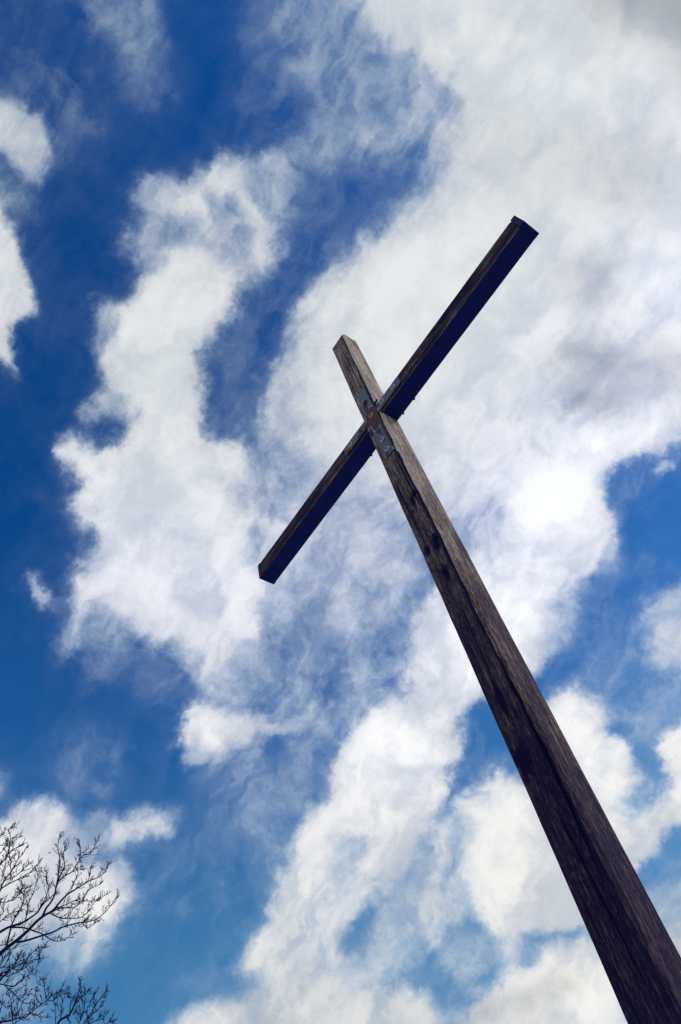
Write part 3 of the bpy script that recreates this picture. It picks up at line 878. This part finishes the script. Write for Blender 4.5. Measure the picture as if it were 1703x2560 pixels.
# limbs: distance at the start and end, radius at both (in px of the trace), then the trace itself
LIMBS = {
 'a': [
  (9.7, 9.3, 22, 2.6, '-60,1592 0,1545 90,1468 200,1385 310,1290 400,1195 500,1110 590,1060 640,1015 700,940 780,860 860,810 930,765 1030,705 1160,650 1230,570 1265,505'),
  (9.6, 9.1, 12, 3, '490,1115 535,1020 590,950 630,870 650,780 690,660 740,560 745,510 738,430 737,370 760,310'),
  (9.4, 9.6, 9, 2.6, '645,800 672,660 682,540 690,430 672,340 675,260 690,170'),
  (9.3, 8.8, 7, 2.6, '690,700 760,640 830,600 880,530 910,470 935,400 928,330 918,250'),
  (9.1, 9.0, 4, 2.5, '900,490 960,410 1020,400 1060,350 1100,300 1128,240'),
  (9.65, 9.9, 12, 2.5, '190,1395 230,1408 330,1385 470,1340 600,1300 720,1240 800,1215 900,1190 1000,1180 1100,1150 1190,1090 1270,1000 1320,930 1360,860'),
  (9.6, 9.3, 7, 2.5, '570,1070 640,1108 720,1135 820,1135 920,1130 990,1090 1030,1050 1080,960 1130,935'),
  (9.6, 9.9, 7, 2.5, '600,1055 720,1015 830,1015 900,985 950,940 1070,935 1140,910 1215,870'),
  (9.75, 9.6, 5, 2.5, '945,945 980,870 1040,800 1100,770 1165,735'),
  (9.5, 9.2, 6, 2.5, '630,1025 760,980 850,935 910,915'),
  (9.55, 9.9, 4, 2.5, '1010,720 1040,640 1050,570 1060,535'),
  (9.7, 10.1, 4, 2.5, '905,1190 960,1195 1000,1245 1050,1230 1090,1190'),
  (9.45, 9.8, 3.6, 2.5, '760,880 840,760 880,680 905,620 900,580 960,575'),
 ],
 'b': [
  (9.9, 9.5, 15, 4, '-80,1340 0,1295 110,1235 240,1195 350,1130 430,1070 480,1000 520,940 590,890 640,840'),
  (9.8, 10.1, 9, 2.5, '120,1238 200,1240 280,1245 400,1285 480,1312 540,1350 610,1390 680,1400 760,1375 820,1330 855,1310'),
  (9.9, 9.6, 10, 2.5, '75,1460 105,1340 130,1230 150,1180 200,1080 260,980 280,890 250,830 270,760'),
  (9.8, 9.5, 6, 2.5, '290,1165 305,1110 320,1020 335,960 380,850 415,750 440,680 430,600 485,590'),
  (9.9, 9.8, 4, 2.5, '320,1020 300,900 270,850 240,820'),
  (9.7, 9.3, 6, 2.5, '440,1070 480,970 500,950 540,860 560,780 545,690 545,600'),
  (9.9, 10.0, 5, 2.5, '-40,1450 60,1440 120,1400 150,1350'),
  (9.8, 10.1, 4, 2.5, '60,1500 150,1490 200,1450 235,1415'),
  (9.9, 9.6, 5, 2.5, '-40,1250 0,1180 60,1120 120,1080 180,1060 230,1040'),
  (9.9, 9.6, 5, 2.5, '-30,1150 40,1060 20,1010 0,960'),
  (9.9, 10.2, 5, 2.5, '-20,950 60,950 130,930 200,880 250,840 310,790'),
 ],
 'c': [
  (10.2, 9.9, 10, 2.5, '-50,880 0,820 30,740 80,660 130,600 170,530 210,450 260,400 310,310'),
  (10.2, 10.4, 7, 2.5, '5,800 100,740 200,690 300,635 370,590 420,530 470,465'),
  (10.2, 10.0, 5, 2.5, '35,720 80,690 180,650 260,580 300,540 350,500'),
  (10.2, 10.0, 5, 2.5, '60,690 40,620 30,600 60,520 70,430'),
  (10.1, 10.3, 4, 2.5, '130,600 120,500 130,440 160,440'),
 ],
 'd': [
  (10.6, 10.3, 7, 2.5, '-60,590 0,520 60,450 100,370 110,280 120,180 100,110 160,90'),
  (10.6, 10.8, 5, 2.5, '-50,430 0,390 60,320 100,270 160,210 220,200'),
  (10.5, 10.2, 5, 2.5, '90,400 150,340 200,320 265,285'),
  (10.6, 10.8, 4, 2.5, '-40,300 40,290 120,290 150,270'),
  (10.6, 10.5, 4, 2.5, '-40,260 0,190 40,170'),
 ],
 'e': [
  (9.2, 8.8, 9, 2.5, '-60,1920 0,1860 60,1780 150,1680 210,1600 240,1560'),
  (9.1, 9.4, 6, 2.5, '-50,1790 60,1760 150,1720 260,1650 330,1580 400,1510 440,1470 520,1475'),
  (9.1, 8.7, 6, 2.5, '-60,1800 0,1800 100,1800 200,1760 300,1700 340,1660'),
  (9.2, 9.5, 6, 2.5, '-60,1900 0,1895 100,1915 160,1925 220,1880 280,1820 340,1790 405,1780'),
  (9.2, 9.0, 5, 2.5, '50,1905 110,1960 170,2010 230,2080 300,2120 380,2105'),
  (9.3, 9.1, 4, 2.5, '445,1440 460,1560 450,1640 410,1710 350,1750 320,1830 300,1930'),
  (9.1, 8.8, 5, 2.5, '-40,1730 40,1690 90,1620 110,1570'),
  (9.0, 8.8, 5, 2.5, '20,1830 120,1740 170,1690 200,1620 250,1590'),
  (9.2, 9.0, 4, 2.5, '150,1720 240,1730 300,1660 380,1620 440,1605'),
  (9.1, 8.9, 4, 2.5, '0,1700 30,1640 60,1590 90,1540'),
 ],
 'f': [
  (8.6, 8.3, 9, 2.5, '-70,2362 0,2335 110,2320 200,2290 290,2280 350,2230 410,2180 480,2130 550,2080 590,2030 680,1990 720,1985'),
  (8.6, 8.7, 5, 2.5, '150,2410 145,2300 135,2200 130,2100 110,2030 85,1970'),
  (8.4, 8.2, 5, 2.5, '480,2130 420,2060 410,1980 430,1970'),
  (8.3, 8.1, 4, 2.5, '550,2080 520,1990 510,1900 508,1840'),
  (8.5, 8.8, 5, 2.5, '-60,2390 40,2330 110,2280 160,2250'),
  (8.5, 8.3, 5, 2.5, '90,2420 200,2330 300,2250 380,2240 460,2270 540,2280'),
  (8.5, 8.3, 4, 2.5, '230,2290 200,2150 240,2060 310,2000'),
  (8.4, 8.3, 4, 2.5, '550,2080 620,2090 650,2050'),
  (8.6, 8.5, 4, 2.5, '0,2230 20,2150 35,2125'),
 ],
 'h': [
  (7.9, 7.6, 13, 2.6, '620,2460 690,2320 800,2250 860,2130 890,2060 910,1980 930,1920 935,1850'),
  (7.8, 8.0, 5, 2.5, '808,2240 815,2120 845,2060 800,2050 765,2010'),
  (7.9, 8.1, 5, 2.5, '700,2310 710,2200 720,2100 705,2020'),
  (7.7, 7.5, 5, 2.5, '890,2060 970,2030 1020,1970'),
  (7.8, 7.6, 7, 2.5, '900,2460 1000,2300 1060,2220 1110,2130 1160,2060 1210,2000 1240,1950'),
  (7.8, 7.5, 5, 2.5, '860,2440 920,2330 940,2250 870,2210'),
  (7.7, 7.9, 5, 2.5, '1010,2430 1020,2330 1000,2200 1060,2080 1110,2000'),
  (7.8, 7.7, 5, 2.5, '1020,2290 1130,2190 1170,2150'),
  (7.8, 8.0, 5, 2.5, '960,2440 1080,2330 1180,2300 1210,2230'),
  (7.8, 7.6, 5, 2.5, '930,2320 980,2150 960,2090'),
  (7.8, 7.7, 4, 2.5, '840,2440 800,2330 785,2280'),
  (7.8, 7.9, 4, 2.5, '635,2440 640,2260 640,2130'),
  (7.7, 7.9, 4, 2.5, '1150,2440 1250,2340 1310,2345'),
 ],
}
TOP = {'a': 4.5, 'b': 5.0, 'c': 5.9, 'd': 6.6, 'e': 3.9, 'f': 3.2, 'h': 2.6}   # where each limb leaves the trunk


def w3(x, y, dist):
    return CAM + ray(x * PXS, 2050 + y * PXS) * dist


def twig(T, p, dirn, length, r, depth, unit):
    """a crooked twig with side shoots and swollen buds"""
    n = 4
    P, Rr = [p], [r]
    dv = dirn / np.linalg.norm(dirn)
    for i in range(n):
        dv = dv + np.array([rt.gauss(0, .15), rt.gauss(0, .15), rt.gauss(0.07, .14)])
        dv = dv / np.linalg.norm(dv)
        P.append(P[-1] + dv * length / n); Rr.append(r * (1 - 0.35 * (i + 1) / n))
    # bud at the tip
    P.append(P[-1] + dv * 2.0 * unit); Rr.append(r * 0.95)
    P.append(P[-1] + dv * 5.0 * unit); Rr.append(r * 0.95)
    P.append(P[-1] + dv * 3.5 * unit); Rr.append(r * 0.25)
    T.add(P, Rr, 5)
    if depth > 0:
        for i in range(1, n + 1):
            if rt.random() < (0.85 if depth > 1 else 0.75):
                sd = np.array([rt.gauss(0, 1), rt.gauss(0, 1), rt.gauss(0.25, 1)])
                sd = sd - dv * np.dot(sd, dv); sd /= np.linalg.norm(sd)
                nd = dv * rt.uniform(.55, .9) + sd * rt.uniform(.5, .9) + np.array([0, 0, .18])
                twig(T, P[i], nd, length * rt.uniform(.28, .55), r * 0.85, depth - 1, unit)
    else:
        for i in range(2, n):
            if rt.random() < 0.5:                       # single buds along the shoot
                sd = np.array([rt.gauss(0, 1), rt.gauss(0, 1), rt.gauss(0, 1)]); sd -= dv * np.dot(sd, dv); sd /= np.linalg.norm(sd)
                q = P[i]; nd = dv * .6 + sd * .8
                T.add([q, q + nd * 4 * unit, q + nd * 8.5 * unit], [r * .6, r * .9, r * .3], 5)


trunk = Tubes()
tp, tr = smooth_path([TREE + np.array(p) for p in ((0, 0, -0.2), (0.0, 0, .3), (0.05, .03, 2.0), (0.02, -.05, 3.6), (-.08, .05, 5.0), (-.15, .1, 6.2), (-.12, .15, 7.1), (-.1, .2, 7.9))],
                     [.22, .15, .125, .11, .085, .065, .045, .015], 5)
trunk.add(tp, tr, 14)
trunk.build('trunk', M_BARK, tree)
tz = np.array([p[2] for p in tp])
leaf_spots = []
for key, brs in LIMBS.items():
    T = Tubes(); W = T
    for bi, (d0, d1, r0, r1, tr_) in enumerate(brs):
        px = [tuple(map(float, q.split(','))) for q in tr_.split()]
        m = len(px)
        ph, am = rt.uniform(0, 6), 0.07
        P = [w3(x, y, d0 + (d1 - d0) * i / (m - 1) + am * math.sin(ph + i * 1.3)) for i, (x, y) in enumerate(px)]
        unit = PXS / FOC * (d0 + d1) / 2                    # metres per traced pixel
        Rr = [(r0 + (r1 - r0) * (i / (m - 1)) ** 0.75) * unit * 0.95 for i in range(m)]
        off = px[0][0] < 0 or px[0][1] > 2357
        if off:
            if bi == 0:
                k = int(np.argmin(np.abs(tz - TOP[key]))); A = np.array(tp[k]); ra = Rr[0] * 1.5
            else:                                           # off a main limb, outside the picture
                A = root_pts[min(len(root_pts) - 1, 2)]; ra = Rr[0] * 1.15
            tan = P[0] - P[1]; tan /= np.linalg.norm(tan)
            L = np.linalg.norm(P[0] - A)
            C1 = A + np.array([0, 0, 0.25 * L]) + (P[0] - A) * 0.2; C2 = P[0] + tan * 0.3 * L
            ext = []
            for q in range(8):
                t = q / 8
                ext.append(A * (1 - t) ** 3 + 3 * C1 * t * (1 - t) ** 2 + 3 * C2 * t * t * (1 - t) + P[0] * t ** 3)
            if bi == 0:
                root_pts = ext
            re = [ra + (Rr[0] - ra) * q / 8 for q in range(8)]
            P0n = len(ext)
            Q, qr = smooth_path(ext + P, re + Rr, 4)
        else:
            P0n = 0
            Q, qr = smooth_path(P, Rr, 4)
        T.add(Q, qr, 7)
        # twigs along the thin part and a fork at the tip
        Q = [np.array(q) for q in Q]
        s = P0n * 4 + 2
        acc = 0.0; nxt = rt.uniform(10, 30) * unit
        for i in range(s, len(Q)):
            acc += np.linalg.norm(Q[i] - Q[i - 1])
            if acc > nxt and qr[i] < 7.5 * unit:
                acc = 0.0; nxt = rt.uniform(11, 29) * unit * (1.45 if key in 'efh' else 1.0)
                t = Q[i] - Q[i - 1]; t /= np.linalg.norm(t)
                sd = np.array([rt.gauss(0, 1), rt.gauss(0, 1), rt.gauss(.45, .9)]); sd -= t * np.dot(sd, t); sd /= np.linalg.norm(sd)
                nd = t * rt.uniform(.5, .9) + sd * rt.uniform(.6, 1.0) + np.array([0, 0, .25])
                frac = i / len(Q)
                twig(W, Q[i], nd, rt.uniform(36, 100) * unit * (1.1 - 0.4 * frac), 2.7 * unit, 1 if rt.random() < .8 else 0, unit)
                if rt.random() < .06:
                    leaf_spots.append((Q[i], unit))
        t = Q[-1] - Q[-2]; t /= np.linalg.norm(t)
        twig(W, Q[-1], t, 34 * unit, 2.6 * unit, 0, unit)
        for sg in (-1, 1):
            sd = np.array([rt.gauss(0, 1), rt.gauss(0, 1), rt.gauss(.2, 1)]); sd -= t * np.dot(sd, t); sd /= np.linalg.norm(sd)
            twig(W, Q[-2], t + sd * .8, 32 * unit, 2.6 * unit, 0, unit)
    T.build('branch', M_BARK, tree)

# the limbs on the tree's far side
for k, (az, h, ln) in enumerate(((-100, 3.4, 2.6), (-150, 3.9, 2.4), (-75, 4.4, 2.4), (-175, 4.8, 2.2), (-120, 5.4, 2.2), (-90, 6.1, 1.9), (-160, 6.6, 1.6), (-110, 7.2, 1.3))):
    T = Tubes()
    a = math.radians(az)
    i0 = int(np.argmin(np.abs(tz - h)))
    p = np.array(tp[i0]); dv = np.array([math.sin(a), math.cos(a), 0.75]); dv /= np.linalg.norm(dv)
    P, Rr = [p], [tr[i0] * 0.55]
    for i in range(9):
        dv = dv + np.array([rt.gauss(0, .12), rt.gauss(0, .12), rt.gauss(.03, .08)]); dv /= np.linalg.norm(dv)
        P.append(P[-1] + dv * ln / 9); Rr.append(Rr[0] * (1 - i / 9.5) + .004)
    Q, qr = smooth_path(P, Rr, 3)
    T.add(Q, qr, 7)
    for i in range(6, len(Q)):
        sd = np.array([rt.gauss(0, 1), rt.gauss(0, 1), rt.gauss(.5, .7)])
        twig(T, Q[i], dv * .8 + sd * .7, rt.uniform(.35, .9), .010, 2 if i % 3 == 0 else 1, .0013)
    T.build('branch', M_BARK, tree)

# a few withered leaves still hanging on
for x, y, dist, size in ((515, 765, 9.5, 20), (805, 880, 9.5, 20), (18, 910, 10.0, 24), (370, 1960, 9.0, 24), (577, 380, 9.5, 26), (108, 2112, 8.6, 24), (262, 392, 10.0, 18), (685, 2330, 7.8, 26), (1190, 2290, 7.8, 16)):
    p = w3(x, y, dist); un = PXS / FOC * dist
    L = size * un
    ax = np.array([rt.gauss(0, .5), rt.gauss(0, .5), -1.0]); ax /= np.linalg.norm(ax)
    sd = np.cross(ax, [rt.gauss(0, 1), rt.gauss(0, 1), .1]); sd /= np.linalg.norm(sd)
    nm = np.cross(ax, sd)
    V, F = [], []
    for i, (t, w) in enumerate(((-1.0, .03), (-.6, .30), (-.2, .46), (.25, .42), (.65, .24), (1.0, .03))):
        for k, s in enumerate((-1, -.5, 0, .5, 1)):
            V.append(p + ax * L * t * .5 + sd * L * w * s * .8 + nm * L * (.34 * s * s - .18 * t * t) * (.9 if k < 2 else .6))
        if i:
            F += [(5 * (i - 1) + k, 5 * (i - 1) + k + 1, 5 * i + k + 1, 5 * i + k) for k in range(4)]
    me = mesh_from('dead_leaf', np.array(V) - TREE, F)
    o = link('dead_leaf', me, M_LEAF, tree)
    so = o.modifiers.new('thickness', 'SOLIDIFY'); so.thickness = 0.0015
